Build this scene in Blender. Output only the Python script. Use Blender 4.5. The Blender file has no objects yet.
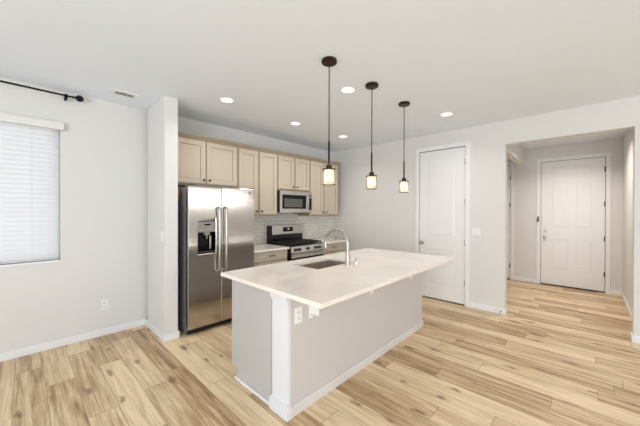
import bpy, bmesh, math, random
from mathutils import Vector, Matrix
random.seed(4)
C = bpy.context.scene.collection
S = bpy.context.scene

# ------------------------------------------------------------------ camera
A = 0.7589; PIT = -0.0043; ROL = -0.0021; F = 281.944; EYE = 1.467
cam_d = bpy.data.cameras.new('camera'); cam = bpy.data.objects.new('camera', cam_d); C.objects.link(cam)
fwd0 = Vector((math.cos(A), math.sin(A), 0)); up0 = Vector((0, 0, 1)); rt0 = Vector((math.sin(A), -math.cos(A), 0))
fwd = fwd0*math.cos(PIT) + up0*math.sin(PIT)
up = up0*math.cos(PIT) - fwd0*math.sin(PIT)
rt = rt0*math.cos(ROL) - up*math.sin(ROL)
up = up*math.cos(ROL) + rt0*math.sin(ROL)
M = Matrix((rt, up, -fwd)).transposed().to_4x4(); M.translation = Vector((0, 0, EYE))
cam.matrix_world = M
cam_d.sensor_width = 36; cam_d.lens = F*36/640; cam_d.shift_y = (211.96-213)/640
cam_d.clip_start = 0.05; cam_d.clip_end = 200
S.camera = cam

# ------------------------------------------------------------------ light, exposure
w = bpy.data.worlds.new('sky'); S.world = w; w.use_nodes = True
bg = w.node_tree.nodes['Background']; bg.inputs[0].default_value = (0.92, 0.955, 1.0, 1); bg.inputs[1].default_value = 1.7
S.view_settings.view_transform = 'Standard'; S.view_settings.look = 'None'
S.view_settings.gamma = 1; S.view_settings.use_curve_mapping = False
S.view_settings.exposure = -0.04

def area(name, loc, size, power, color, direction):
    l = bpy.data.lights.new(name, 'AREA'); l.shape = 'RECTANGLE'; l.size, l.size_y = size
    l.energy = power; l.color = color
    o = bpy.data.objects.new(name, l); C.objects.link(o); o.location = loc
    o.rotation_euler = Vector(direction).to_track_quat('-Z', 'Y').to_euler()
    return o
# daylight lamps at unseen patio openings behind the camera, tilted up as ceiling fill
area('daylight_fill_patio', (-3.35, -0.7, 1.25), (3.2, 2.2), 185, (0.86, 0.93, 1.0), (1, 0, .95))
area('daylight_fill_rear', (0.9, -4.35, 1.35), (4.4, 2.2), 38, (0.87, 0.94, 1.0), (0, 1, .6))
area('fridge_streak_lamp', (5.9, -4.35, 1.97), (4.0, 0.2), 44, (1.0, 0.97, 0.93), (0, 1, 0))  # added strip lamp, shaped to put a bright streak on the refrigerator

# ------------------------------------------------------------------ materials
def lin(c):
    return tuple(((v/255)/12.92 if v/255 <= .04045 else ((v/255+.055)/1.055)**2.4) for v in c)
def mat(name, rgb, rough=.5, metal=0, bump=0, bscale=200, spec=.5, coat=0, stretch=None):
    m = bpy.data.materials.new(name); m.use_nodes = True; nt = m.node_tree; b = nt.nodes['Principled BSDF']
    b.inputs['Base Color'].default_value = (*lin(rgb), 1); b.inputs['Roughness'].default_value = rough
    b.inputs['Metallic'].default_value = metal; b.inputs['Specular IOR Level'].default_value = spec
    b.inputs['Coat Weight'].default_value = coat
    if bump:
        tc = nt.nodes.new('ShaderNodeTexCoord'); n = nt.nodes.new('ShaderNodeTexNoise'); n.inputs['Scale'].default_value = bscale
        src = tc.outputs['Object']
        if stretch:
            mp = nt.nodes.new('ShaderNodeMapping'); mp.inputs['Scale'].default_value = stretch
            nt.links.new(src, mp.inputs[0]); src = mp.outputs[0]
        nt.links.new(src, n.inputs['Vector'])
        bp = nt.nodes.new('ShaderNodeBump'); bp.inputs['Strength'].default_value = bump; bp.inputs['Distance'].default_value = .002
        nt.links.new(n.outputs[0], bp.inputs['Height']); nt.links.new(bp.outputs[0], b.inputs['Normal'])
    return m
WALL = mat('wall_paint', (229, 227, 224), .75, bump=.35, bscale=90)
CEIL = mat('ceiling_paint', (240, 247, 255), .85, bump=.5, bscale=60)
TRIM = mat('trim_paint', (243, 243, 244), .4, bump=.02)
POSTP = mat('post_paint', (231, 232, 235), .45, bump=.02)
DOORW = mat('door_paint', (243, 242, 241), .38, bump=.03)
ISL = mat('island_greige_paint', (208, 203, 199), .7, bump=.4, bscale=90)
PANEL = mat('island_panel_paint', (194, 190, 188), .45, bump=.03)
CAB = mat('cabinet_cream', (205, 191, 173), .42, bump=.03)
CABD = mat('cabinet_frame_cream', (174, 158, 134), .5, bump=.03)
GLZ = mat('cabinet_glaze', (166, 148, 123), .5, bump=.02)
BLACK = mat('black_enamel', (16, 16, 17), .25, bump=.02)
BGLASS = mat('black_glass', (9, 9, 10), .12, spec=.25, bump=.01)
IRON = mat('cast_iron', (22, 21, 21), .55, bump=.2)
DARKG = mat('dark_grey_plastic', (62, 62, 64), .45, bump=.05)
FSIDE = mat('fridge_side_grey', (140, 140, 144), .45, metal=.3, bump=.1, bscale=300)
PLG = mat('grey_plastic', (138, 136, 134), .35, metal=.4, bump=.02)
BRONZE = mat('oil_rubbed_bronze', (58, 44, 36), .35, metal=.8, bump=.05)
RODB = mat('black_iron', (18, 17, 17), .45, metal=.5, bump=.05)
NICK = mat('brushed_nickel', (190, 184, 176), .28, metal=1, bump=.03)
CHROME = mat('chrome', (206, 202, 197), .14, metal=1, bump=.01)
PLATE = mat('switch_plate_white', (243, 242, 240), .35, bump=.02)
SLOT = mat('socket_slot', (70, 68, 66), .5, bump=.02)
VALANCE = mat('valance_white', (236, 234, 230), .4, bump=.04)
COPPER = mat('copper_fitting', (190, 128, 96), .4, metal=.4, bump=.1)
MESHG = mat('microwave_window_mesh', (98, 94, 90), .3, metal=.2, bump=.4, bscale=900)
DARKWOOD = mat('dark_gap', (40, 34, 30), .8, bump=.1)

def steel(name, base=(196, 190, 184), rough=.3):
    m = mat(name, base, rough, metal=1); nt = m.node_tree; b = nt.nodes['Principled BSDF']
    b.inputs['Anisotropic'].default_value = .6
    tc = nt.nodes.new('ShaderNodeTexCoord'); mp = nt.nodes.new('ShaderNodeMapping'); mp.inputs['Scale'].default_value = (2, 2, 260)
    n = nt.nodes.new('ShaderNodeTexNoise'); n.inputs['Scale'].default_value = 3; n.inputs['Detail'].default_value = 4
    nt.links.new(tc.outputs['Object'], mp.inputs[0]); nt.links.new(mp.outputs[0], n.inputs['Vector'])
    bp = nt.nodes.new('ShaderNodeBump'); bp.inputs['Strength'].default_value = .12; bp.inputs['Distance'].default_value = .001
    nt.links.new(n.outputs[0], bp.inputs['Height']); nt.links.new(bp.outputs[0], b.inputs['Normal'])
    mr = nt.nodes.new('ShaderNodeMapRange'); mr.inputs['To Min'].default_value = rough-.06; mr.inputs['To Max'].default_value = rough+.08
    nt.links.new(n.outputs[0], mr.inputs[0]); nt.links.new(mr.outputs[0], b.inputs['Roughness'])
    return m
STEEL = steel('stainless_steel', (196, 192, 188), .17)
SINKS = steel('sink_steel', (178, 167, 152), .36); SINKS.node_tree.nodes['Principled BSDF'].inputs['Metallic'].default_value = .6

def mathn(nt, op, a, b=None, c=None):
    n = nt.nodes.new('ShaderNodeMath'); n.operation = op
    for i, v in enumerate((a, b, c)):
        if v is None: continue
        if isinstance(v, (int, float)): n.inputs[i].default_value = v
        else: nt.links.new(v, n.inputs[i])
    return n.outputs[0]

def floor_mat():
    m = bpy.data.materials.new('oak_vinyl_planks'); m.use_nodes = True; nt = m.node_tree; b = nt.nodes['Principled BSDF']
    tc = nt.nodes.new('ShaderNodeTexCoord'); sp = nt.nodes.new('ShaderNodeSeparateXYZ'); nt.links.new(tc.outputs['Object'], sp.inputs[0])
    W, L = 0.183, 1.24
    xs = mathn(nt, 'DIVIDE', mathn(nt, 'ADD', sp.outputs[0], 0.053+W*40), W)
    row = mathn(nt, 'FLOOR', xs); fx = mathn(nt, 'FRACT', xs)
    wn = nt.nodes.new('ShaderNodeTexWhiteNoise'); wn.noise_dimensions = '1D'; nt.links.new(row, wn.inputs['W'])
    ys = mathn(nt, 'ADD', mathn(nt, 'DIVIDE', sp.outputs[1], L), mathn(nt, 'MULTIPLY', wn.outputs['Value'], 7.0))
    col = mathn(nt, 'FLOOR', ys); fy = mathn(nt, 'FRACT', ys)
    cb = nt.nodes.new('ShaderNodeCombineXYZ'); nt.links.new(row, cb.inputs[0]); nt.links.new(col, cb.inputs[1])
    w2 = nt.nodes.new('ShaderNodeTexWhiteNoise'); w2.noise_dimensions = '2D'; nt.links.new(cb.outputs[0], w2.inputs['Vector'])
    pid = w2.outputs['Value']
    # coordinates inside a plank, shifted per plank
    gx = mathn(nt, 'MULTIPLY_ADD', pid, 37.0, sp.outputs[0]); gy = mathn(nt, 'MULTIPLY_ADD', pid, 53.0, sp.outputs[1])
    def noise(sx, sy, scale, detail=4, rough=.55, dist=0):
        c = nt.nodes.new('ShaderNodeCombineXYZ'); nt.links.new(mathn(nt, 'MULTIPLY', gx, sx), c.inputs[0]); nt.links.new(mathn(nt, 'MULTIPLY', gy, sy), c.inputs[1])
        n = nt.nodes.new('ShaderNodeTexNoise'); n.inputs['Scale'].default_value = scale; n.inputs['Detail'].default_value = detail
        n.inputs['Roughness'].default_value = rough; n.inputs['Distortion'].default_value = dist
        nt.links.new(c.outputs[0], n.inputs['Vector']); return n.outputs[0]
    broad = noise(22, 1.3, 1.0, 4, .6, .5)       # wide darker streaks along the plank
    fine = noise(70, 2.4, 1.0, 5, .7)
    blot = noise(5, 2.2, 1.6, 3)
    ramp = nt.nodes.new('ShaderNodeValToRGB'); e = ramp.color_ramp
    e.elements[0].position = .25; e.elements[0].color = (*lin((134, 100, 66)), 1)
    e.elements[1].position = .72; e.elements[1].color = (*lin((238, 214, 177)), 1)
    el = e.elements.new(.42); el.color = (*lin((188, 156, 117)), 1)
    el = e.elements.new(.54); el.color = (*lin((214, 187, 148)), 1)
    v = mathn(nt, 'MULTIPLY', broad, .78)
    v = mathn(nt, 'MULTIPLY_ADD', fine, .55, v)
    v = mathn(nt, 'MULTIPLY_ADD', blot, .16, v)
    v = mathn(nt, 'MULTIPLY_ADD', pid, .3, v)
    v = mathn(nt, 'SUBTRACT', v, .34)
    nt.links.new(v, ramp.inputs[0])
    # knots
    c = nt.nodes.new('ShaderNodeCombineXYZ'); nt.links.new(mathn(nt, 'MULTIPLY', gx, 9), c.inputs[0]); nt.links.new(mathn(nt, 'MULTIPLY', gy, 3.2), c.inputs[1])
    nz = nt.nodes.new('ShaderNodeTexNoise'); nz.inputs['Scale'].default_value = 4.0; nt.links.new(c.outputs[0], nz.inputs['Vector'])
    mx = nt.nodes.new('ShaderNodeMix'); mx.data_type = 'RGBA'; mx.inputs[0].default_value = .3
    nt.links.new(c.outputs[0], mx.inputs[6]); nt.links.new(nz.outputs['Color'], mx.inputs[7])
    vo = nt.nodes.new('ShaderNodeTexVoronoi'); vo.inputs['Scale'].default_value = 1.0; vo.voronoi_dimensions = '2D'; nt.links.new(mx.outputs[2], vo.inputs['Vector'])
    sep = nt.nodes.new('ShaderNodeSeparateColor'); nt.links.new(vo.outputs['Color'], sep.inputs[0])
    size = mathn(nt, 'MULTIPLY', mathn(nt, 'GREATER_THAN', sep.outputs[0], .68), mathn(nt, 'MULTIPLY_ADD', sep.outputs[1], .22, .08))
    k = mathn(nt, 'SUBTRACT', 1.0, mathn(nt, 'DIVIDE', vo.outputs['Distance'], mathn(nt, 'ADD', size, .001)))
    k = mathn(nt, 'MAXIMUM', k, 0.0)
    k = mathn(nt, 'MINIMUM', mathn(nt, 'MULTIPLY', mathn(nt, 'POWER', k, 1.2), 1.1), .7)
    mk = nt.nodes.new('ShaderNodeMix'); mk.data_type = 'RGBA'; nt.links.new(k, mk.inputs[0]); nt.links.new(ramp.outputs[0], mk.inputs[6])
    mk.inputs[7].default_value = (*lin((110, 70, 36)), 1)
    # gaps
    ex = mathn(nt, 'MINIMUM', fx, mathn(nt, 'SUBTRACT', 1.0, fx)); ey = mathn(nt, 'MINIMUM', fy, mathn(nt, 'SUBTRACT', 1.0, fy))
    g = mathn(nt, 'MAXIMUM', mathn(nt, 'LESS_THAN', ex, .012), mathn(nt, 'LESS_THAN', ey, .0018))
    mg = nt.nodes.new('ShaderNodeMix'); mg.data_type = 'RGBA'; nt.links.new(mathn(nt, 'MULTIPLY', g, .6), mg.inputs[0]); nt.links.new(mk.outputs[2], mg.inputs[6])
    mg.inputs[7].default_value = (*lin((120, 92, 62)), 1)
    nt.links.new(mg.outputs[2], b.inputs['Base Color'])
    b.inputs['Roughness'].default_value = .36; b.inputs['Specular IOR Level'].default_value = .4
    bp = nt.nodes.new('ShaderNodeBump'); bp.inputs['Strength'].default_value = .12; bp.inputs['Distance'].default_value = .001
    nt.links.new(mathn(nt, 'SUBTRACT', fine, g), bp.inputs['Height']); nt.links.new(bp.outputs[0], b.inputs['Normal'])
    return m
FLOOR = floor_mat()

def tile_mat():
    m = bpy.data.materials.new('white_subway_tile'); m.use_nodes = True; nt = m.node_tree; b = nt.nodes['Principled BSDF']
    tc = nt.nodes.new('ShaderNodeTexCoord'); sp = nt.nodes.new('ShaderNodeSeparateXYZ'); nt.links.new(tc.outputs['Object'], sp.inputs[0])
    c = nt.nodes.new('ShaderNodeCombineXYZ'); nt.links.new(mathn(nt, 'SUBTRACT', sp.outputs[0], sp.outputs[1]), c.inputs[0]); nt.links.new(sp.outputs[2], c.inputs[1])
    br = nt.nodes.new('ShaderNodeTexBrick'); nt.links.new(c.outputs[0], br.inputs['Vector'])
    br.inputs['Color1'].default_value = (*lin((236, 232, 224)), 1); br.inputs['Color2'].default_value = (*lin((228, 224, 216)), 1)
    br.inputs['Mortar'].default_value = (*lin((186, 180, 170)), 1); br.inputs['Scale'].default_value = 1
    br.inputs['Mortar Size'].default_value = .0025; br.inputs['Brick Width'].default_value = .155; br.inputs['Row Height'].default_value = .0635
    nt.links.new(br.outputs[0], b.inputs['Base Color']); b.inputs['Roughness'].default_value = .16
    bp = nt.nodes.new('ShaderNodeBump'); bp.invert = True; bp.inputs['Strength'].default_value = .4; bp.inputs['Distance'].default_value = .002
    nt.links.new(br.outputs['Fac'], bp.inputs['Height']); nt.links.new(bp.outputs[0], b.inputs['Normal'])
    return m
TILE = tile_mat()

def quartz_mat():
    m = mat('cream_quartz', (236, 230, 222), .07, coat=.0); nt = m.node_tree; b = nt.nodes['Principled BSDF']
    tc = nt.nodes.new('ShaderNodeTexCoord'); n = nt.nodes.new('ShaderNodeTexNoise'); n.inputs['Scale'].default_value = 2.2; n.inputs['Detail'].default_value = 8
    n.inputs['Distortion'].default_value = 1.2; nt.links.new(tc.outputs['Object'], n.inputs['Vector'])
    r = nt.nodes.new('ShaderNodeValToRGB'); r.color_ramp.elements[0].position = .35; r.color_ramp.elements[0].color = (*lin((243, 232, 219)), 1)
    r.color_ramp.elements[1].position = .6; r.color_ramp.elements[1].color = (*lin((248, 240, 230)), 1)
    nt.links.new(n.outputs[0], r.inputs[0]); nt.links.new(r.outputs[0], b.inputs['Base Color'])
    return m
QUARTZ = quartz_mat()

def emit(name, rgb, strength):
    m = bpy.data.materials.new(name); m.use_nodes = True; nt = m.node_tree; b = nt.nodes['Principled BSDF']
    b.inputs['Base Color'].default_value = (.8, .8, .8, 1); b.inputs['Emission Color'].default_value = (*rgb, 1); b.inputs['Emission Strength'].default_value = strength
    return m
LENS = emit('led_lens', (1, .97, .92), 1.3)
BULB = emit('warm_bulb', (1, .88, .7), 9)
LED = emit('display_digits', (.6, .85, 1), .7)

def mixmat(name, cols, fac, second='trans'):
    m = bpy.data.materials.new(name); m.use_nodes = True; nt = m.node_tree
    for n in list(nt.nodes):
        if n.type != 'OUTPUT_MATERIAL': nt.nodes.remove(n)
    out = [n for n in nt.nodes if n.type == 'OUTPUT_MATERIAL'][0]
    mx = nt.nodes.new('ShaderNodeMixShader'); mx.inputs[0].default_value = fac
    if second == 'trans':
        a = nt.nodes.new('ShaderNodeBsdfDiffuse'); bb = nt.nodes.new('ShaderNodeBsdfTranslucent')
    else:
        a = nt.nodes.new('ShaderNodeBsdfTransparent'); bb = nt.nodes.new('ShaderNodeBsdfGlossy'); bb.inputs['Roughness'].default_value = .05
    a.inputs[0].default_value = (*cols, 1); bb.inputs[0].default_value = (*cols, 1)
    nt.links.new(a.outputs[0], mx.inputs[1]); nt.links.new(bb.outputs[0], mx.inputs[2]); nt.links.new(mx.outputs[0], out.inputs[0])
    return m
SLATM = mixmat('blind_slat_white', lin((246, 246, 246)), .38)
LINER = mixmat('frosted_liner', lin((255, 247, 232)), .75)
PANE = mixmat('window_glass', (.96, .98, 1), .08, 'glass')
BEAD = mixmat('crystal_glass', (.97, .95, .9), .3, 'glass')

# ------------------------------------------------------------------ mesh helpers
def box(bm, x0, x1, y0, y1, z0, z1):
    v = [bm.verts.new((x, y, z)) for x in (x0, x1) for y in (y0, y1) for z in (z0, z1)]
    for f in ((0, 1, 3, 2), (4, 6, 7, 5), (0, 4, 5, 1), (2, 3, 7, 6), (0, 2, 6, 4), (1, 5, 7, 3)):
        bm.faces.new([v[i] for i in f])
def new(): return bmesh.new()
def ob(name, bm, m, parent=None, bevel=0, smooth=False, seg=2, origin=None):
    bmesh.ops.recalc_face_normals(bm, faces=bm.faces)
    me = bpy.data.meshes.new(name)
    o = bpy.data.objects.new(name, me)
    base = Vector((0, 0, 0))
    if parent is not None:
        base = Vector(parent.get('_o', (0, 0, 0)))
    elif origin is not None:
        base = Vector(origin)
    bmesh.ops.translate(bm, vec=-base, verts=bm.verts)
    if smooth:
        for f in bm.faces: f.smooth = True
    bm.to_mesh(me); bm.free()
    me.materials.append(m); C.objects.link(o)
    if parent is not None: o.parent = parent; o['_o'] = tuple(base)
    elif origin is not None: o.location = base; o['_o'] = tuple(base)
    if bevel:
        b = o.modifiers.new('bevel', 'BEVEL'); b.width = bevel; b.segments = seg; b.limit_method = 'ANGLE'; b.angle_limit = .6
    if smooth:
        try: me.set_sharp_from_angle(angle=.7)
        except Exception: pass
    return o
def bx(name, m, dims, parent=None, bevel=0, **k):
    bm = new(); box(bm, *dims); return ob(name, bm, m, parent, bevel, **k)
def tag(o, label, cat, group=None):
    o['label'] = label; o['category'] = cat
    if group: o['group'] = group
    return o
def thing(name, loc, label, cat, group=None):
    o = bpy.data.objects.new(name, None); C.objects.link(o); o.location = loc; o['_o'] = tuple(loc); o.empty_display_size = .1
    return tag(o, label, cat, group)
def struct(name, bm, m, bevel=0, origin=(0, 0, 0)):
    o = ob(name, bm, m, None, bevel, origin=origin); o['kind'] = 'structure'; return o
def tube(bm, pts, r, n=12, cap=True):
    pts = [Vector(p) for p in pts]; rings = []
    rs = r if isinstance(r, (list, tuple)) else [r]*len(pts)
    t0 = (pts[1]-pts[0]).normalized(); ref = Vector((0, 0, 1)) if abs(t0.z) < .9 else Vector((1, 0, 0))
    nrm = t0.cross(ref).normalized()
    for i, p in enumerate(pts):
        t = (pts[min(i+1, len(pts)-1)]-pts[max(i-1, 0)]).normalized()
        nrm = (nrm - t*nrm.dot(t)).normalized(); bi = t.cross(nrm)
        rings.append([bm.verts.new(p + (nrm*math.cos(2*math.pi*k/n)+bi*math.sin(2*math.pi*k/n))*rs[i]) for k in range(n)])
    for a, b in zip(rings, rings[1:]):
        for k in range(n): bm.faces.new((a[k], a[(k+1) % n], b[(k+1) % n], b[k]))
    if cap: bm.faces.new(rings[0]); bm.faces.new(rings[-1])
def lathe(bm, c, prof, n=24, axis='z', cap=True):
    """prof: list of (radius, height along the axis)"""
    c = Vector(c); rings = []
    for r, h in prof:
        ring = []
        for k in range(n):
            a = 2*math.pi*k/n; p, q = r*math.cos(a), r*math.sin(a)
            d = {'z': (p, q, h), 'x': (h, p, q), 'y': (p, h, q)}[axis]
            ring.append(bm.verts.new(c+Vector(d)))
        rings.append(ring)
    for a, b in zip(rings, rings[1:]):
        for k in range(n): bm.faces.new((a[k], a[(k+1) % n], b[(k+1) % n], b[k]))
    if cap: bm.faces.new(rings[0]); bm.faces.new(rings[-1])
def holed(bm, axis, a0, a1, b0, b1, h, t0, t1):
    """slab spanning a,b with a rectangular hole h=(ha0,ha1,hb0,hb1); thickness t along `axis`"""
    def P(a, b, t):
        return {'z': (a, b, t), 'y': (a, t, b), 'x': (t, a, b)}[axis]
    rings = []
    for (p0, p1, q0, q1) in ((a0, a1, b0, b1), h):
        for t in (t0, t1):
            rings.append([bm.verts.new(P(*c, t)) for c in ((p0, q0), (p1, q0), (p1, q1), (p0, q1))])
    o0, o1, i0, i1 = rings
    for k in range(4):
        j = (k+1) % 4
        bm.faces.new((o0[k], o0[j], o1[j], o1[k])); bm.faces.new((i0[k], i1[k], i1[j], i0[j]))
        bm.faces.new((o0[k], i0[k], i0[j], o0[j])); bm.faces.new((o1[k], o1[j], i1[j], i1[k]))
def copytree(o, delta=(0, 0, 0), parent=None, label=None):
    c = o.copy(); C.objects.link(c)
    if parent is not None: c.parent = parent
    else: c.location = Vector(o.location)+Vector(delta)
    if label: c['label'] = label
    for ch in list(o.children): copytree(ch, parent=c)
    return c

# ------------------------------------------------------------------ the room
H = 2.749; UR = 4.7014; VL = 4.116; VK = 4.05; T = .13
VR = -4.5; UB = -3.5; UF = 7.2
bm = new(); box(bm, UB-.2, 8.4, VR-.2, VL+.2, -.1, 0); struct('floor', bm, FLOOR)
bm = new(); box(bm, UB-.2, 8.4, VR-.2, VL+.2, H, H+.1); struct('ceiling', bm, CEIL)
# left wall with the window opening
W0, W1, Z0, Z1 = -1.25, .279, .935, 2.385
bm = new(); holed(bm, 'y', UB-T, 1.17, 0, H, (W0, W1, Z0, Z1), VL, VL+T); struct('wall_left', bm, WALL)
bm = new(); box(bm, 1.17, UR+T, VK, VL+T, 0, H); struct('wall_kitchen', bm, WALL)
bm = new(); box(bm, 1.0896, 1.233, 3.425, VK, 0, H); struct('wall_partition', bm, WALL, .006)
# right wall: pantry door opening + foyer opening
DV0, DV1, DZ = 1.365, 2.105, 2.478
OV0, OV1, OZ = -.38, .847, 2.417
bm = new()
box(bm, UR, UR+T, -1.2, OV0, 0, H); box(bm, UR, UR+T, OV0, OV1, OZ, H); box(bm, UR, UR+T, OV1, DV0, 0, H)
box(bm, UR, UR+T, DV0, DV1, DZ, H); box(bm, UR, UR+T, DV1, VK, 0, H)
struct('wall_right', bm, WALL)
# walls behind the camera, each with a big glazed opening
bm = new(); holed(bm, 'x', VR, VL+T, 0, H, (-2.4, 1.4, .06, 2.4), UB-T, UB); struct('wall_rear', bm, WALL)
bm = new(); holed(bm, 'y', UB, 3.5, 0, H, (-1.4, 3.2, .2, 2.5), VR-T, VR); holed(bm, 'y', 3.5, 8.2, 0, H, (3.9, 7.9, 1.86, 2.08), VR-T, VR); struct('wall_near', bm, WALL)  # second opening is a made-up high strip for the streak lamp
bm = new(); box(bm, UR+T, 8.2, -1.2, -1.1, 0, H); box(bm, 8.2, 8.3, VR-T, -1.1, 0, H); struct('wall_living', bm, WALL)
# foyer
FR = -.45
bm = new(); box(bm, UR+T, UF, FR-.1, FR, 0, H); struct('wall_foyer_right', bm, WALL)
D2a, D2b, D2z = -.238, .684, 2.455
D3a, D3b = 1.195, 1.98
bm = new()
box(bm, UF, UF+T, FR-.1, D2a, 0, H); box(bm, UF, UF+T, D2a, D2b, D2z, H); box(bm, UF, UF+T, D2b, D3a, 0, H)
box(bm, UF, UF+T, D3a, D3b, D2z, H); box(bm, UF, UF+T, D3b, 2.3, 0, H)
struct('wall_foyer_back', bm, WALL)
bm = new(); box(bm, UR+T, UF, 2.2, 2.3, 0, H); struct('wall_hall_end', bm, WALL)
bm = new(); box(bm, UR+T, UF, .93, 1.05, 2.42, H); struct('wall_hall_header', bm, WALL)

# baseboards
def base(name, dims_list):
    bm = new()
    for d in dims_list: box(bm, *d)
    struct(name, bm, TRIM, .004)
BH, BT = .078, .013
base('baseboard_left', [(UB, 1.0896, VL-BT, VL, 0, BH)])
base('baseboard_partition', [(1.0896-BT, 1.0896, 3.425-BT, VL-BT, 0, BH), (1.0896, 1.233+BT, 3.425-BT, 3.425, 0, BH), (1.233, 1.233+BT, 3.425, 3.6, 0, BH)])
base('baseboard_right', [(UR-BT, UR, OV1, 1.302, 0, BH), (UR-BT, UR, 2.17, 3.3, 0, BH), (UR-BT, UR, -1.2, OV0, 0, BH),
                         (UR-BT, UR+T+BT, OV1-BT, OV1, 0, BH), (UR-BT, UR+T, OV0, OV0+BT, 0, BH)])
base('baseboard_foyer', [(UR+T, UF-BT, FR, FR+BT, 0, BH), (UF-BT, UF, FR, -.303, 0, BH), (UF-BT, UF, .75, 1.128, 0, BH)])

# ------------------------------------------------------------------ doors
def panel_door(name, u, v0, v1, z1, panels, knob_v, hinge_v, hinge_z, knob_z, cas=.065, knobmat=NICK, hingemat=NICK, thick=.045, depth=.006):
    """door in a wall of constant u, seen from -u; panels: list of (v0,v1,z0,z1)"""
    bm = new(); f = u+depth                    # front face of the leaf
    box(bm, f+.006, f+thick, v0+.007, v1-.007, .02, z1-.008)
    # stiles and rails around the sunk panels
    vs = sorted({round(v0+.007, 4), round(v1-.007, 4)} | {round(p[i], 4) for p in panels for i in (0, 1)})
    zs = sorted({.02, round(z1-.008, 4)} | {round(p[i], 4) for p in panels for i in (2, 3)})
    for a, b in zip(vs, vs[1:]):
        for c, d in zip(zs, zs[1:]):
            mv, mz = (a+b)/2, (c+d)/2
            if any(p[0] < mv < p[1] and p[2] < mz < p[3] for p in panels): continue
            box(bm, f, f+.0062, a, b, c, d)
    for p in panels:                            # raised field with sloped edges
        a, b, c, d = p; g = .028
        o_ = [bm.verts.new((f+.006, y, z)) for y, z in ((a+.01, c+.01), (b-.01, c+.01), (b-.01, d-.01), (a+.01, d-.01))]
        i_ = [bm.verts.new((f+.0005, y, z)) for y, z in ((a+g, c+g), (b-g, c+g), (b-g, d-g), (a+g, d-g))]
        for k in range(4): bm.faces.new((o_[k], o_[(k+1) % 4], i_[(k+1) % 4], i_[k]))
        bm.faces.new(i_)
    leaf = ob(name, bm, DOORW, None, 0, origin=(u, v0, 0)); leaf['kind'] = 'structure'
    bm = new()
    box(bm, u-.014, u, v0-cas, v0, 0, z1+cas); box(bm, u-.014, u, v1, v1+cas, 0, z1+cas); box(bm, u-.014, u, v0, v1, z1, z1+cas)
    ob('door_casing', bm, TRIM, leaf, .004)
    bm = new(); g = .0015
    box(bm, u+.02, u+.1, v0-.001, v0+g, 0, z1); box(bm, u+.02, u+.1, v1-g, v1+.001, 0, z1); box(bm, u+.02, u+.1, v0, v1, z1-g, z1+.001); box(bm, u+.06, u+.07, v0, v1, 0, z1)
    ob('gap_shade_lining', bm, SLOT, leaf)  # darkened lining and backing: shade of the door gaps put into the colour
    for z in hinge_z:
        bm = new(); lathe(bm, (f-.006, hinge_v, z-.045), [(.007, 0), (.007, .09)], 10); box(bm, f-.002, f+.001, hinge_v-.007, hinge_v+.007, z-.045, z+.045)
        ob('hinge', bm, hingemat, leaf, smooth=True)
    if knob_v is not None:
        bm = new(); lathe(bm, (f, knob_v, knob_z), [(.032, 0), (.032, -.006), (.012, -.01), (.011, -.03), (.024, -.038), (.028, -.052), (.022, -.066), (.008, -.07)], 20, 'x')
        ob('door_knob', bm, knobmat, leaf, smooth=True)
    return leaf
d1 = panel_door('door_1', UR, DV0+.002, DV1-.002, DZ-.006, [(1.52, 1.955, .255, .82), (1.52, 1.955, 1.05, 2.345)], 2.051, 1.375,
                (2.23, 1.607, .974, .348), .93)
d1['label'] = 'tall white two-panel pantry door with nickel knob'
pn = [(a, b, c, d) for a, b in ((-.068, .172), (.263, .522)) for c, d in ((.31, .915), (1.145, 2.01), (2.152, 2.335))]
d2 = panel_door('door_2', UF, D2a, D2b, D2z, pn, .614, -.226, (2.23, 1.6, .97, .33), .951, hingemat=BRONZE)
d2['label'] = 'white six-panel front door at the end of the foyer'
bm = new(); lathe(bm, (UF+.02, .614, 1.071), [(.031, 0), (.031, -.012), (.018, -.016), (.018, -.024)], 20, 'x'); ob('deadbolt', bm, NICK, d2, smooth=True)
bm = new(); lathe(bm, (UF+.02, .218, 1.555), [(.008, 0), (.008, -.004)], 12, 'x'); ob('peephole', bm, NICK, d2, smooth=True)
bm = new(); box(bm, UF-.03, UF-.014, .71, .735, 1.25, 1.36); box(bm, UF-.036, UF-.03, .715, .75, 1.28, 1.3); ob('security_latch', bm, DARKG, d2, .002)
bm = new(); box(bm, UF-.012, UF+.06, D2a+.003, D2b-.003, 0, .022); ob('threshold', bm, BRONZE, d2, .003)
d3 = panel_door('door_3', UF, D3a, D3b, D2z, [(1.3, 1.87, .25, .9), (1.3, 1.87, 1.12, 2.3)], None, 1.205, (2.18, 1.6, .3), .95, hingemat=BRONZE)
d3['label'] = 'white hall door beyond the foyer opening'
bm = new(); box(bm, UF-.006, UF+.015, 1.13, 1.19, .08, 2.4)
o = ob('door_stop_strip', bm, CAB, d3)
bpy.data.objects.remove(o)

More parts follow.
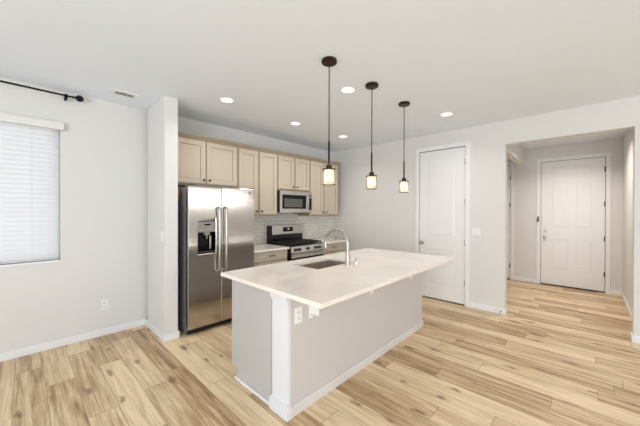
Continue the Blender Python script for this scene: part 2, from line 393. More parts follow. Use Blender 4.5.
# ------------------------------------------------------------------ window_1, blind, curtain rod
bm = new(); holed(bm, 'y', W0, W1, Z0, Z1, (W0+.055, W1-.055, Z0+.055, Z1-.055), VL+.07, VL+.12)
box(bm, (W0+W1)/2-.025, (W0+W1)/2+.025, VL+.075, VL+.115, Z0+.05, Z1-.05)
wf = struct('window_1', bm, TRIM, .004, origin=(W0, VL+.07, Z0))
bx('window_glass', PANE, (W0+.05, W1-.05, VL+.093, VL+.097, Z0+.05, Z1-.05), wf)
bm = new(); box(bm, W0-.002, W1+.002, VL-.012, VL+.07, Z0-.022, Z0); ob('window_sill', bm, TRIM, wf, .003)
bt = thing('window_blind', (.279, VL, 2.35), 'white horizontal window blind with valance, lowered over the left wall window', 'blind')
bm = new(); zz = Z0+.05; n = 0
hw = .0262; ang = math.radians(-70)
while zz < 2.33:
    ya, za = hw*math.cos(ang), hw*math.sin(ang); yc = VL+.035
    p = [(yc-ya, zz+za), (yc-.003, zz), (yc+ya, zz-za)]
    a = [[bm.verts.new((x, y, z)) for y, z in p] for x in (W0+.012, W1-.012)]
    b2 = [[bm.verts.new((x, y+.0018, z+.0016)) for y, z in p] for x in (W0+.012, W1-.012)]
    for s, q in ((a, 0), (b2, 1)):
        for i in range(2): bm.faces.new((s[0][i], s[0][i+1], s[1][i+1], s[1][i]))
    for k in (0, 1):
        for i in range(2): bm.faces.new((a[k][i], a[k][i+1], b2[k][i+1], b2[k][i]))
    for i in (0, 2): bm.faces.new((a[0][i], a[1][i], b2[1][i], b2[0][i]))
    zz += .0475
ob('slats', bm, SLATM, bt)
bm = new(); box(bm, W0-.03, .305, VL-.062, VL-.05, 2.32, 2.397); box(bm, .293, .305, VL-.05, VL-.001, 2.32, 2.397); box(bm, W0-.03, W0-.018, VL-.05, VL-.001, 2.32, 2.397)
ob('valance', bm, VALANCE, bt, .003)
bx('head_rail', VALANCE, (W0+.01, W1-.01, VL+.01, VL+.06, 2.335, 2.38), bt, .002)
bx('bottom_rail', SLATM, (W0+.012, W1-.012, VL+.012, VL+.058, Z0+.004, Z0+.02), bt, .003)
for cu in (-.9, -.45, .065):
    bm = new(); box(bm, cu-.0015, cu+.0015, VL+.008, VL+.011, Z0+.01, 2.34); ob('ladder_cord', bm, VALANCE, bt)

rt_ = thing('curtain_rod', (.335, VL, 2.685), 'black metal curtain rod with round finial above the blind', 'curtain rod')
bm = new(); tube(bm, [(-1.6, VL-.09, 2.685), (.375, VL-.09, 2.685)], .0095, 12); ob('rod', bm, RODB, rt_, smooth=True)
bm = new(); lathe(bm, (.37, VL-.09, 2.685), [(.012, 0), (.016, .008), (.010, .016), (.010, .026), (.024, .034), (.033, .05), (.035, .062), (.030, .078), (.018, .09), (.004, .094)], 16, 'x'); ob('finial', bm, RODB, rt_, smooth=True)
bm = new(); tube(bm, [(.32, VL-.001, 2.66), (.32, VL-.08, 2.66)], .008, 10); box(bm, .308, .332, VL-.012, VL-.001, 2.655, 2.70)
tube(bm, [(.32, VL-.09, 2.66), (.32, VL-.09, 2.70)], .014, 10); tube(bm, [(.32, VL-.09, 2.645), (.32, VL-.09, 2.66)], .008, 10); ob('bracket', bm, RODB, rt_, smooth=True)
bm = new(); tube(bm, [(-1.3, VL-.001, 2.66), (-1.3, VL-.08, 2.66)], .008, 10); box(bm, -1.312, -1.288, VL-.012, VL-.001, 2.655, 2.70); tube(bm, [(-1.3, VL-.09, 2.66), (-1.3, VL-.09, 2.70)], .014, 10); ob('bracket', bm, RODB, rt_, smooth=True)

# rear glazing frames (seen in reflections)
bm = new()
for a in (-2.4, -.54, 1.32): box(bm, UB-.09, UB-.03, a, a+.08, .06, 2.4)
box(bm, UB-.09, UB-.03, -2.4, 1.4, .06, .14); box(bm, UB-.09, UB-.03, -2.4, 1.4, 2.32, 2.4); struct('window_2', bm, TRIM)
bm = new()
for a in (-1.4, .1, 1.66, 3.12): box(bm, a, a+.08, VR-.09, VR-.03, .2, 2.5)
box(bm, -1.4, 3.2, VR-.09, VR-.03, .2, .28); box(bm, -1.4, 3.2, VR-.09, VR-.03, 2.42, 2.5); struct('window_3', bm, TRIM)

# ------------------------------------------------------------------ kitchen cabinets
YU = 3.71                                  # face of the upper doors
def shaker(bmf, u0, u1, z0, z1, y, rail=.062):
    """shaker door whose front is at y (facing -y): frame boxes + sunk panel"""
    box(bmf, u0, u1, y, y+.02, z0, z0+rail); box(bmf, u0, u1, y, y+.02, z1-rail, z1)
    box(bmf, u0, u0+rail, y, y+.02, z0+rail, z1-rail); box(bmf, u1-rail, u1, y, y+.02, z0+rail, z1-rail)
    box(bmf, u0+rail, u1-rail, y+.011, y+.019, z0+rail, z1-rail)
def add_door(root, u0, u1, z0, z1, y, knob=None, name='door', rail=.062, pull=None):
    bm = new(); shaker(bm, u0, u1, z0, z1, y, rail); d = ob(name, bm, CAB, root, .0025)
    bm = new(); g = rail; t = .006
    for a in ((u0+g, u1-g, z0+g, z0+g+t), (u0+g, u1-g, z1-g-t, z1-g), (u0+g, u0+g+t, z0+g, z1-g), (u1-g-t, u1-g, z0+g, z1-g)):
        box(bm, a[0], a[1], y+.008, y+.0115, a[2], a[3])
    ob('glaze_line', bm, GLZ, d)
    if knob:
        bm = new(); lathe(bm, (knob[0], y, knob[1]), [(.006, 0), (.006, -.014), (.014, -.018), (.016, -.026), (.010, -.031)], 14, 'y'); ob('knob', bm, BRONZE, d, smooth=True)
    if pull:
        cx, cz, hw_ = pull
        bm = new(); tube(bm, [(cx-hw_, y-.001, cz), (cx-hw_, y-.026, cz), (cx+hw_, y-.026, cz), (cx+hw_, y-.001, cz)], .0055, 8); ob('pull', bm, BRONZE, d, smooth=True)
    return d
def upper(u0, u1, z0, z1, doors, label, name='wall_cabinet', knobs=()):
    r = thing(name, (u0, YU+.02, z0), label, 'cabinet')
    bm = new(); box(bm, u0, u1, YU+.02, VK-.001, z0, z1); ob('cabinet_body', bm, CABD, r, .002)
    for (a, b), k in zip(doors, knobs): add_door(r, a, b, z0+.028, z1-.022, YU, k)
    return r
zt = 2.408
upper(1.25, 2.165, 1.795, zt, [(1.30, 1.685), (1.704, 2.150)], 'cream wall cabinet above the refrigerator with two short doors', knobs=[(1.655, 1.87), (1.735, 1.87)])
upper(2.166, 2.90, 1.385, zt, [(2.19, 2.508), (2.548, 2.882)], 'tall cream wall cabinet between refrigerator and microwave', knobs=[(2.478, 1.455), (2.578, 1.455)])
upper(2.901, 3.641, 1.807, zt, [(2.922, 3.258), (3.293, 3.625)], 'short cream wall cabinet directly above the microwave', knobs=[(3.228, 1.875), (3.323, 1.875)])
upper(3.642, 4.465, 1.37, zt, [(3.66, 4.01), (4.048, 4.445)], 'tall cream wall cabinet at the right end of the row', knobs=[(3.98, 1.44), (4.078, 1.44)])
bm = new()
prof = [(0, 0), (-.012, 0), (-.018, .012), (-.04, .03), (-.045, .034), (-.045, .044), (0, .044)]
z = zt
ring = []
for x in (1.235, 4.465+.045):
    ring.append([bm.verts.new((x if i == 0 else 4.465-py, YU+.02+py, z+pz)) if x > 2 else bm.verts.new((x, YU+.02+py, z+pz)) for i, (py, pz) in enumerate(prof)])
ring[1][0].co.x = 4.465
ring.append([bm.verts.new((4.465-py, VK-.001, z+pz)) for py, pz in prof])
for a, b in zip(ring, ring[1:]):
    for i in range(len(prof)): bm.faces.new((a[i], a[(i+1) % len(prof)], b[(i+1) % len(prof)], b[i]))
bm.faces.new(ring[0]); bm.faces.new(ring[-1])
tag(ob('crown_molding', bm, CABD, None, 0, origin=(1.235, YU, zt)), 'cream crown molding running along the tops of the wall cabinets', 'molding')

CZ = .90; YB = 3.40                        # kitchen counter top height, face of base doors
def basecab(u0, u1, drawers, doors, label):
    r = thing('base_cabinet', (u0, YB+.02, 0), label, 'cabinet')
    bm = new(); box(bm, u0, u1, YB+.02, VK-.001, .1, CZ-.031); box(bm, u0, u1, YB+.09, VK-.001, 0, .1); ob('cabinet_body', bm, CABD, r, .002)
    for a, b in drawers: add_door(r, a, b, .728, CZ-.045, YB, name='drawer', rail=.03, pull=((a+b)/2, .80, .05))
    for a, b, kx in doors: add_door(r, a, b, .118, .705, YB, (kx, .655))
    return r
basecab(2.215, 2.862, [(2.235, 2.842)], [(2.235, 2.53, 2.50), (2.545, 2.842, 2.575)], 'cream base cabinet between the refrigerator and the range')
basecab(3.655, 4.26, [(3.672, 4.245)], [(3.672, 3.95, 3.92), (3.965, 4.245, 3.995)], 'cream base cabinet right of the range')
tag(bx('countertop', QUARTZ, (2.208, 2.866, 3.372, VK-.012, CZ-.03, CZ), None, .003, origin=(2.2, 3.37, CZ)), 'cream quartz worktop left of the range', 'countertop')
tag(bx('countertop', QUARTZ, (3.650, 4.275, 3.372, VK-.012, CZ-.03, CZ), None, .003, origin=(3.65, 3.37, CZ)), 'cream quartz worktop right of the range', 'countertop')
bm = new(); box(bm, 2.17, UR-.001, VK-.009, VK-.0005, CZ+.0, 1.385); box(bm, UR-.009, UR-.0005, 3.765, VK-.009, CZ+.0, 1.395)
tag(ob('tile_backsplash', bm, TILE, None, origin=(2.17, VK-.01, CZ)), 'white subway tile backsplash behind the range and worktops', 'backsplash')

# ------------------------------------------------------------------ refrigerator
FY = 3.33
fr = thing('refrigerator', (1.307, FY, 0), 'stainless side-by-side refrigerator with water dispenser', 'refrigerator')
bx('cabinet_body', FSIDE, (1.312, 2.195, FY+.075, VK-.06, .03, 1.745), fr, .006)
bx('toe_grille', BLACK, (1.325, 2.185, FY+.055, FY+.12, .012, .075), fr, .003)
for u in (1.36, 2.14):
    bm = new(); lathe(bm, (u, FY+.12, 0), [(.02, 0), (.02, .035)], 12); ob('foot', bm, BLACK, fr)
def curved_door(u0, u1, z0, z1, y0, y1, hole=None):
    bm = new()
    if hole: holed(bm, 'y', u0, u1, z0, z1, hole, y0, y1)
    else: box(bm, u0, u1, y0, y1, z0, z1)
    return bm
hol = (1.42, 1.638, .955, 1.333)
fd = ob('freezer_door', curved_door(1.307, 1.709, .075, 1.76, FY, FY+.07, hol), STEEL, fr, .018, seg=5)
rd = ob('refrigerator_door', curved_door(1.714, 2.2, .075, 1.76, FY, FY+.07), STEEL, fr, .012, seg=4)
def fhandle(u, door):
    bm = new(); pts = [(u, FY-.002, .72), (u, FY-.045, .735), (u, FY-.052, .9), (u, FY-.055, 1.1), (u, FY-.052, 1.32), (u, FY-.045, 1.49), (u, FY-.002, 1.505)]
    tube(bm, pts, .0155, 12); ob('handle', bm, NICK, door, smooth=True)
fhandle(1.668, fd); fhandle(1.758, rd)
dp = bx('water_dispenser', PLG, (1.421, 1.637, FY+.004, FY+.03, 1.205, 1.332), fr, .002)
bm = new(); a, b, c, d = 1.421, 1.637, .956, 1.205
box(bm, a, b, FY+.06, FY+.066, c, d); box(bm, a, a+.006, FY+.004, FY+.062, c, d); box(bm, b-.006, b, FY+.004, FY+.062, c, d); box(bm, a, b, FY+.004, FY+.062, c, c+.008)
box(bm, a, b, FY+.03, FY+.062, d, d+.005); ob('dispenser_recess', bm, BGLASS, dp)
bx('dispenser_display', BGLASS, (1.50, 1.575, FY+.001, FY+.005, 1.288, 1.306), dp)
bm = new()
for i in range(6): lathe(bm, (1.452+.031*i, FY+.005, 1.24), [(.0065, 0), (.006, -.003)], 10, 'y')
ob('buttons', bm, NICK, dp)
bm = new(); box(bm, 1.505, 1.575, FY+.015, FY+.05, 1.17, 1.205); lathe(bm, (1.54, FY+.03, 1.12), [(.008, 0), (.016, .05)], 12); ob('nozzle', bm, PLG, dp, .003)
bm = new(); box(bm, 1.575, 1.60, FY+.03, FY+.045, 1.0, 1.16); ob('paddle', bm, NICK, dp, .004)
bx('drip_tray', DARKG, (1.43, 1.628, FY+.006, FY+.058, .964, .972), dp)
bm = new(); lathe(bm, (2.12, FY-.0008, 1.70), [(.016, .001), (.016, -.002), (.013, -.002), (.013, -.001), (.009, -.001), (.009, -.002)], 24, 'y'); ob('round_badge', bm, PLG, rd, smooth=True)
for u in (1.36, 2.14): bx('hinge_cover', DARKG, (u-.04, u+.04, FY+.01, FY+.12, 1.7455, 1.772), fr, .006)
bm = new(); box(bm, 1.24, 1.30, 3.55, 3.60, 1.66, 1.72); tube(bm, [(1.27, 3.53, 1.60), (1.27, 3.55, 1.69)], .012, 10)
o = tag(ob('water_line_fitting', bm, COPPER, None, .006, origin=(1.24, 3.55, 1.66)), 'small copper-coloured fitting in the gap left of the refrigerator', 'pipe fitting')

# ------------------------------------------------------------------ range
RY = 3.36; r0, r1 = 2.869, 3.645
rg = thing('gas_range', (r0, RY, 0), 'stainless and black gas range with five front knobs', 'range')
bm = new(); box(bm, r0, r1, RY+.03, VK-.015, .06, .885); box(bm, r0+.02, r1-.02, RY+.07, VK-.02, 0, .06); ob('range_body', bm, BLACK, rg, .003)
bm = new(); box(bm, r0, r1, RY+.02, 3.9, .885, .908); ob('cooktop', bm, BLACK, rg, .005)
bm = new()
v = [bm.verts.new(p) for p in [(r0+.02, RY+.03, .795), (r1-.004, RY+.03, .795), (r1-.004, RY+.05, .895), (r0+.02, RY+.05, .895), (r0+.02, RY-.012, .795), (r1-.004, RY-.012, .795), (r1-.004, RY+.01, .895), (r0+.02, RY+.01, .895)]]
for f in ((0, 1, 2, 3), (4, 7, 6, 5), (0, 4, 5, 1), (3, 2, 6, 7), (0, 3, 7, 4), (1, 5, 6, 2)): bm.faces.new([v[i] for i in f])
cp = ob('control_panel', bm, STEEL, rg, .004)
for u in (2.985, 3.06, 3.255, 3.44, 3.53):
    bm = new(); lathe(bm, (u, RY-.004, .845), [(.026, 0), (.026, -.006), (.019, -.008), (.016, -.034), (.013, -.036)], 18, 'y'); box(bm, u-.004, u+.004, RY-.044, RY-.03, .828, .862); ob('knob', bm, DARKG, cp, smooth=False)
od = bx('oven_door', BGLASS, (r0+.02, r1-.006, RY-.004, RY+.03, .235, .785), rg, .004)
bx('door_top_rail', STEEL, (r0+.02, r1-.006, RY-.008, RY+.02, .715, .785), od, .003)
bm = new(); tube(bm, [(r0+.06, RY, .755), (r0+.06, RY-.045, .755), (r1-.05, RY-.045, .755), (r1-.05, RY, .755)], .012, 12); ob('handle', bm, NICK, od, smooth=True)
bx('storage_drawer', STEEL, (r0+.02, r1-.006, RY-.004, RY+.03, .07, .225), rg, .004)
bgd = bx('backguard', BLACK, (r0+.045, r1-.004, 3.905, VK-.012, .885, 1.205), rg, .004)
bx('steel_fascia', STEEL, (r0+.06, r1-.008, 3.895, 3.906, 1.05, 1.21), bgd, .004)
bx('clock_display', BGLASS, (3.16, 3.39, 3.891, 3.896, 1.095, 1.175), bgd, .002)
bx('clock_digits', LED, (3.26, 3.30, 3.8895, 3.8912, 1.135, 1.147), bgd)
for k, (a, b) in enumerate(((2.89, 3.135), (3.14, 3.375), (3.38, 3.625))):
    bm = new(); y0, y1 = RY+.045, 3.875
    for y in (y0, y1-.014): box(bm, a, b, y, y+.014, .925, .943)
    for x in (a, b-.014): box(bm, x, x+.014, y0, y1, .925, .943)
    for yy in (.2, .4, .6, .8): 
        y = y0+(y1-y0)*yy; box(bm, a, b, y-.006, y+.006, .928, .942)
    xm = (a+b)/2; box(bm, xm-.006, xm+.006, y0, y1, .928, .943)
    for x in (a, b-.014):
        for y in (y0, y1-.014): box(bm, x, x+.014, y, y+.014, .908, .926)
    ob('grate', bm, IRON, rg, .002)
for x, y in ((3.01, 3.53), (3.01, 3.74), (3.255, 3.64), (3.5, 3.53), (3.5, 3.74)):
    bm = new(); lathe(bm, (x, y, .908), [(.045, 0), (.045, .006), (.032, .007), (.032, .015), (.028, .016)], 20); ob('burner', bm, IRON, rg)

# ------------------------------------------------------------------ microwave
mw = thing('microwave', (2.90, 3.66, 1.43), 'stainless over-the-range microwave with black glass window', 'microwave')
MY = 3.66; m0, m1, mz0, mz1 = 2.905, 3.64, 1.432, 1.805
bx('microwave_body', BLACK, (m0, m1, MY+.035, VK-.01, mz0, mz1), mw, .003)
md = ob('microwave_door', curved_door(2.912, 3.552, mz0, mz1-.002, MY, MY+.034, (2.955, 3.50, mz0+.07, mz1-.07)), STEEL, mw, .004)
bx('window_frame', BGLASS, (2.954, 3.501, MY+.004, MY+.02, mz0+.069, mz1-.069), md)
bx('window_mesh', MESHG, (3.0, 3.41, MY+.0025, MY+.0045, mz0+.095, mz1-.135), md)
bm = new(); tube(bm, [(3.525, MY, mz0+.06), (3.525, MY-.035, mz0+.07), (3.525, MY-.035, mz1-.07), (3.525, MY, mz1-.06)], .010, 10); ob('handle', bm, NICK, md, smooth=True)
cpn = bx('control_panel', STEEL, (3.555, 3.64, MY, MY+.034, mz0, mz1-.002), mw, .003)
bx('keypad', BGLASS, (3.567, 3.632, MY-.002, MY+.003, mz0+.05, mz1-.06), cpn)
bx('clock_digits', LED, (3.583, 3.62, MY-.003, MY-.0015, mz1-.10, mz1-.09), cpn)
bm = new(); lathe(bm, (3.24, MY-.0005, mz1-.032), [(.012, .001), (.012, -.002), (.009, -.002), (.009, -.001), (.006, -.001), (.006, -.002)], 20, 'y'); ob('round_badge', bm, PLG, md)
bx('vent_grille', DARKG, (3.30, 3.56, MY+.03, MY+.16, mz0-.014, mz0), mw, .002)

# ------------------------------------------------------------------ island
I0, I1 = 1.272, 3.49
isl = thing('kitchen_island', (I0, 1.518, 0), 'greige kitchen island with white corner post under a quartz top', 'kitchen island')
bm = new(); box(bm, 1.30, I1, 1.518, 1.70, 0, .883); ob('half_wall', bm, ISL, isl, .003)
bm = new(); box(bm, 1.298, I1, 1.70, 2.29, .1, .68); box(bm, 1.298, 1.89, 1.70, 2.29, .68, .883); box(bm, 2.53, I1, 1.70, 2.29, .68, .883); box(bm, 1.89, 2.53, 1.70, 1.825, .68, .883); box(bm, 1.89, 2.53, 2.24, 2.29, .68, .883); box(bm, 1.298, I1, 1.70, 2.225, 0, .1); ob('cabinet_body', bm, PANEL, isl, .002)
bm = new(); box(bm, 1.285, 1.2985, 1.72, 2.302, .095, .883); box(bm, 1.285, 1.2985, 1.72, 2.225, 0, .095); ob('end_panel', bm, PANEL, isl, .002)
bm = new(); box(bm, I0, 1.302, 1.5175, 1.695, .0, .883); ob('corner_post', bm, POSTP, isl, .003)
post = [o for o in bpy.data.objects if o.name == 'corner_post'][0]
post['label'] = 'white square corner post'
bm = new(); box(bm, I0-.012, 1.302, 1.5170, 1.707, .832, .883); box(bm, I0-.006, 1.302, 1.5172, 1.701, .815, .832); ob('post_capital', bm, POSTP, post, .004)
bm = new(); box(bm, I0-.016, 1.302, 1.5168-.014, 1.711, 0, .085); box(bm, I0-.010, 1.302, 1.5168-.009, 1.705, .085, .1); ob('post_base', bm, POSTP, post, .004)
bm = new(); box(bm, 1.302, I1+.013, 1.505, 1.518, 0, .08); box(bm, I1, I1+.013, 1.518, 1.72, 0, .08); ob('baseboard', bm, mat('island_base_paint', (224, 220, 216), .45, bump=.02), isl, .004)
bm = new(); box(bm, 1.268, 1.285, 1.711, 2.232, 0, .022); ob('shoe_molding', bm, TRIM, isl, .006)
for a, b in ((1.31, 1.85), (1.86, 2.55), (2.56, 3.02), (3.03, 3.48)):
    bm = new(); y = 2.29
    rail = .06; z0, z1 = .12, .86
    box(bm, a, b, y, y+.02, z0, z0+rail); box(bm, a, b, y, y+.02, z1-rail, z1); box(bm, a, a+rail, y, y+.02, z0+rail, z1-rail); box(bm, b-rail, b, y, y+.02, z0+rail, z1-rail); box(bm, a+rail, b-rail, y+.001, y+.009, z0+rail, z1-rail)
    ob('door', bm, PANEL, isl, .002)
# support brackets under the overhang
for k, u in enumerate((1.50, 2.328, 3.168)):
    bm = new(); box(bm, u-.02, u+.02, 1.510, 1.5178, .655 if k == 0 else .672, .883)
    if k: bm.clear(); lathe(bm, (u, 1.5178, .686), [(.026, 0), (.026, -.006), (.018, -.011)], 18, 'y')
    else:
        box(bm, u-.006, u+.006, 1.43, 1.512, .69, .883)
        box(bm, u-.02, u+.02, 1.38, 1.518, .876, .883)
    if k: ob('wall_cap', bm, PLATE, isl)
    else: ob('support_bracket', bm, PLATE, isl, .002)

SK = (1.915, 2.50, 1.842, 2.22)
bm = new(); holed(bm, 'z', 1.2127, 3.55, 1.1414, 2.372, SK, .884, .914)
tag(ob('island_countertop', bm, QUARTZ, None, .003, origin=(1.21, 1.14, .914)), 'large cream quartz worktop of the island with sink cutout', 'countertop')
bm = new(); a, b, c, d = SK; dz = .735
box(bm, a-.012, a, c-.012, d+.012, dz, .8835); box(bm, b, b+.012, c-.012, d+.012, dz, .8835); box(bm, a, b, c-.012, c, dz, .8835); box(bm, a, b, d, d+.012, dz, .8835); box(bm, a, b, c, d, dz-.01, dz)
sk = tag(ob('sink', bm, SINKS, None, .002, origin=((a+b)/2, (c+d)/2, dz)), 'undermount stainless sink basin in the island worktop', 'sink')
bm = new(); lathe(bm, ((a+b)/2, (c+d)/2, dz), [(.045, .0005), (.045, .004), (.03, .004), (.028, .001)], 24); ob('drain', bm, CHROME, sk, smooth=True)
# hollow in the island body for the basin is not needed: the basin sits below the opening

fx, fy = 2.27, 1.765
fc = thing('faucet', (fx, fy, .914), 'tall chrome gooseneck faucet arching over the island sink', 'faucet')
bm = new(); lathe(bm, (fx, fy, .914), [(.03, 0), (.03, .006), (.022, .012), (.020, .03), (.020, .12), (.0155, .13)], 20); ob('body', bm, NICK, fc, smooth=True)
R_ = .152; cz = 1.118; pts = [(fx, fy, 1.03)]
for i in range(17):
    t = math.pi*i/16*.98; pts.append((fx, fy+R_-R_*math.cos(t), cz+R_*math.sin(t)))
bm = new(); tube(bm, pts, .0155, 14); ob('spout', bm, NICK, fc, smooth=True)
e = pts[-1]
bm = new(); lathe(bm, (e[0], e[1], e[2]-.07), [(.019, 0), (.02, .004), (.018, .05), (.0145, .075)], 16); ob('spray_head', bm, NICK, fc, smooth=True)
bm = new(); tube(bm, [(fx+.018, fy, .985), (fx+.045, fy, .985)], .011, 12); tube(bm, [(fx+.04, fy, .985), (fx+.05, fy-.01, 1.06)], [.007, .005], 10); ob('lever', bm, NICK, fc, smooth=True)
bm = new(); lathe(bm, (2.39, 1.745, .914), [(.024, 0), (.024, .004), (.019, .008), (.011, .06), (.008, .064), (.008, .075), (.004, .077)], 18)
tag(ob('soap_dispenser', bm, CHROME, None, smooth=True, origin=(2.39, 1.745, .914)), 'short cone-shaped chrome fitting on the worktop right of the faucet', 'soap dispenser')

# ------------------------------------------------------------------ wall plates
def plate(name, c, wdt, hgt, axis, label, cat, kind):
    """axis 'y': on a wall facing -y ; 'x': on a wall facing -x"""
    r = thing(name, c, label, cat)
    def B(bm, a0, a1, t0, t1, z0, z1):
        if axis == 'y': box(bm, c[0]+a0, c[0]+a1, c[1]-t1, c[1]-t0, c[2]+z0, c[2]+z1)
        else: box(bm, c[0]-t1, c[0]-t0, c[1]+a0, c[1]+a1, c[2]+z0, c[2]+z1)
    bm = new(); B(bm, -wdt/2, wdt/2, 0.0003, .006, -hgt/2, hgt/2); ob('cover_plate', bm, PLATE, r, .002)
    if kind == 'outlet':
        for dz in (-.021, .021):
            bm = new(); B(bm, -.017, .017, .006, .009, dz-.014, dz+.014); s = ob('socket', bm, PLATE, r, .002)
            bm = new(); B(bm, -.008, -.005, .009, .0095, dz-.002, dz+.008); B(bm, .005, .008, .009, .0095, dz-.002, dz+.008); B(bm, -.002, .002, .009, .0095, dz-.01, dz-.006); ob('slots', bm, SLOT, s)
    else:
        n = 2 if wdt > .1 else 1
        for i in range(n):
            dx = (i-(n-1)/2)*.046
            bm = new(); B(bm, dx-.0165, dx+.0165, .006, .010, -.034, .034); ob('rocker', bm, PLATE, r, .003)
    return r
plate('wall_outlet', (.66, VL, .36), .072, .117, 'y', 'white power outlet low on the left wall', 'outlet', 'outlet')
plate('wall_outlet', (1.372, 1.518, .71), .072, .117, 'y', 'white power outlet under the island overhang beside the post', 'outlet', 'outlet')
plate('light_switch', (UR, 1.217, 1.152), .118, .117, 'x', 'white double light switch between pantry door and foyer opening', 'light switch', 'switch')
plate('light_switch', (1.0896, 3.49, 1.17), .072, .117, 'x', 'white single light switch on the narrow partition wall', 'light switch', 'switch')
bm = new(); tube(bm, [(UR-BT, .885, .045), (UR-BT-.05, .885, .045)], .006, 10); lathe(bm, (UR-BT-.05, .885, .045), [(.010, 0), (.010, -.012)], 12, 'x'); lathe(bm, (UR-BT, .885, .045), [(.012, 0), (.012, -.004)], 12, 'x')
tag(ob('door_stop', bm, NICK, None, smooth=True, origin=(UR-BT, .885, .045)), 'small metal door stop on the baseboard by the foyer opening', 'door stop')

# ------------------------------------------------------------------ ceiling fittings
def downlight(u, v, label):
    r = thing('recessed_light', (u, v, H), label, 'ceiling light', 'recessed ceiling lights')
    bm = new(); lathe(bm, (u, v, H), [(.088, -.0004), (.088, -.004), (.080, -.006), (.068, -.003)], 32, cap=False); ob('trim_ring', bm, TRIM, r, smooth=True)
    bm = new(); lathe(bm, (u, v, H), [(.069, -.0015), (.069, -.0032)], 32); ob('lens', bm, LENS, r)
    l = bpy.data.lights.new('downlight_lamp', 'AREA'); l.shape = 'DISK'; l.size = .13; l.energy = 4.2; l.color = (1, .96, .91); l.spread = math.radians(140)
    lo = bpy.data.objects.new('downlight_lamp', l); C.objects.link(lo); lo.parent = r; lo.location = (0, 0, -.008)
    return r
base_dl = downlight(1.632, 3.038, 'recessed ceiling light nearest the partition wall, above the refrigerator')
for u, v, lb in ((2.762, 3.119, 'recessed ceiling light between two others in front of the microwave cabinets'),
                 (2.377, 1.849, 'recessed ceiling light between the nearest and middle pendant rods'),
                 (3.804, 3.065, 'recessed ceiling light at the far kitchen corner near the right wall'),
                 (3.867, 1.36, 'recessed ceiling light in front of the pantry door, right of all pendants'),
                 (6.0, .25, 'recessed ceiling light added unseen in the foyer behind the header')):
    c = copytree(base_dl, (u-1.632, v-3.038, 0), label=lb)
    if u > 5:  # added foyer lamp, stronger and warmer to brighten that area
        for ch in c.children:
            if ch.type == 'LIGHT': ch.data = ch.data.copy(); ch.data.energy = 20; ch.data.color = (1, .92, .83)

def vent(u, v, du, dv, label, dark):
    r = thing('ceiling_vent', (u, v, H), label, 'vent')
    bm = new(); holed(bm, 'z', u-du/2, u+du/2, v-dv/2, v+dv/2, (u-du/2+.03, u+du/2-.03, v-dv/2+.03, v+dv/2-.03), H-.008, H-.0005); ob('frame', bm, TRIM, r, .002)
    bx('duct_opening', dark, (u-du/2+.028, u+du/2-.028, v-dv/2+.028, v+dv/2-.028, H-.0025, H-.0006), r)
    bm = new()
    if du > dv:
        n = int((du-.06)/.022)
        for i in range(n):
            x = u-du/2+.03+(i+.5)*(du-.06)/n; box(bm, x-.003, x+.003, v-dv/2+.03, v+dv/2-.03, H-.007, H-.003)
    else:
        n = int((du-.06)/.03)
        for i in range(max(n, 1)):
            x = u-du/2+.03+(i+.5)*(du-.06)/max(n, 1); box(bm, x-.003, x+.003, v-dv/2+.03, v+dv/2-.03, H-.007, H-.003)
    ob('louvers', bm, TRIM, r)
vent(.775, 3.71, .235, .16, 'white ceiling register near the left wall by the partition', SLOT)
vent(4.34, 1.96, .12, .2, 'small dark slotted ceiling register above the pantry door', BRONZE)

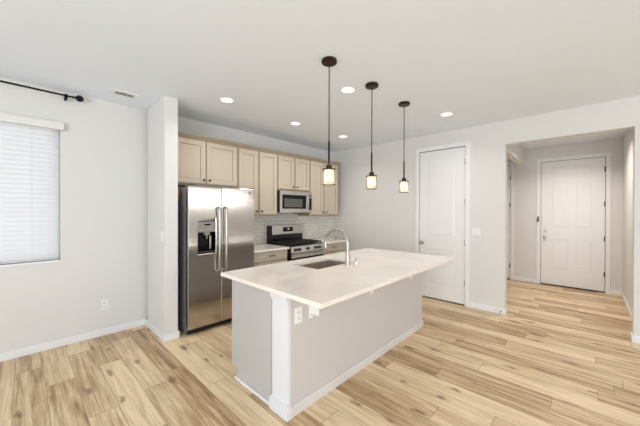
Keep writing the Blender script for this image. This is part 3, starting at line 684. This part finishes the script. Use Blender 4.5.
# ------------------------------------------------------------------ pendants
def pendant(u, v, label):
    r = thing('pendant_light', (u, v, H), label, 'pendant light', 'crystal pendant lights above the island')
    bm = new(); lathe(bm, (u, v, H), [(.064, -.0005), (.066, -.006), (.066, -.022), (.060, -.028), (.012, -.030)], 32); ob('canopy', bm, BRONZE, r, smooth=True)
    bm = new(); tube(bm, [(u, v, H-.028), (u, v, 2.05)], .0045, 10); ob('rod', bm, BRONZE, r, smooth=True)
    bm = new(); lathe(bm, (u, v, 0), [(.005, 2.06), (.0085, 2.055), (.0085, 1.865), (.012, 1.862), (.024, 1.855), (.026, 1.825), (.026, 1.822)], 20); ob('socket_stem', bm, BRONZE, r, smooth=True)
    z0, z1, R = 1.685, 1.818, .054
    sh = bpy.data.objects.new('shade', None)
    bm = new(); lathe(bm, (u, v, 0), [(.02, z1+.004), (R+.003, z1+.004), (R+.003, z1-.003), (.02, z1-.003)], 32, cap=False)
    cap_ = ob('shade_cap', bm, BRONZE, r, smooth=True)
    bm = new(); lathe(bm, (u, v, 0), [(.042, z0+.006), (.042, z1-.004)], 28, cap=False); ob('frosted_liner', bm, LINER, r, smooth=True)
    bm = new(); n = 18; rows = 7; hh = (z1-z0-.008)/rows
    for i in range(n):
        an = 2*math.pi*i/n; ca, sa = math.cos(an), math.sin(an); w2 = math.pi*R/n*.8
        for j in range(rows):
            zc = z0+.004+(j+.5)*hh; hz = hh*.4
            c = Vector((u+ca*R, v+sa*R, zc)); t = Vector((-sa, ca, 0))*w2; nn = Vector((ca, sa, 0))
            corners = [bm.verts.new(c+t*sx+Vector((0, 0, hz*sz))) for sx, sz in ((-1, -1), (1, -1), (1, 1), (-1, 1))]
            o1 = bm.verts.new(c+nn*.005); i1 = bm.verts.new(c-nn*.005)
            for k in range(4):
                bm.faces.new((corners[k], corners[(k+1) % 4], o1)); bm.faces.new((corners[(k+1) % 4], corners[k], i1))
    ob('crystal_shade', bm, BEAD, r)
    bm = new()
    for zz_ in [z0+.004+j*hh for j in range(rows+1)]: 
        rr = .0022 if zz_ < z0+.01 else .0009
        ring_pts = [(u+math.cos(2*math.pi*k/24)*R, v+math.sin(2*math.pi*k/24)*R, zz_) for k in range(25)]
        tube(bm, ring_pts, rr, 6)
    for i in range(n):
        an = 2*math.pi*(i+.5)/n; tube(bm, [(u+math.cos(an)*R, v+math.sin(an)*R, z0+.002), (u+math.cos(an)*R, v+math.sin(an)*R, z1)], .001, 5)
    ob('wire_grid', bm, BRONZE, r)
    bm = new(); lathe(bm, (u, v, 0), [(.004, 1.71), (.016, 1.72), (.021, 1.74), (.018, 1.765), (.010, 1.79), (.010, 1.82)], 16); ob('bulb', bm, BULB, r, smooth=True)
    bpy.data.objects.remove(sh)
    return r
p0 = pendant(1.797, 1.600, 'leftmost of the three bronze pendants, in front of the wall cabinets')
copytree(p0, (2.44-1.797, -.008, 0), label='middle of the three bronze pendants with crystal shade')
copytree(p0, (3.122-1.797, -.015, 0), label='rightmost of the three bronze pendants, nearest the pantry door')

for o in bpy.data.objects:
    if '_o' in o: del o['_o']
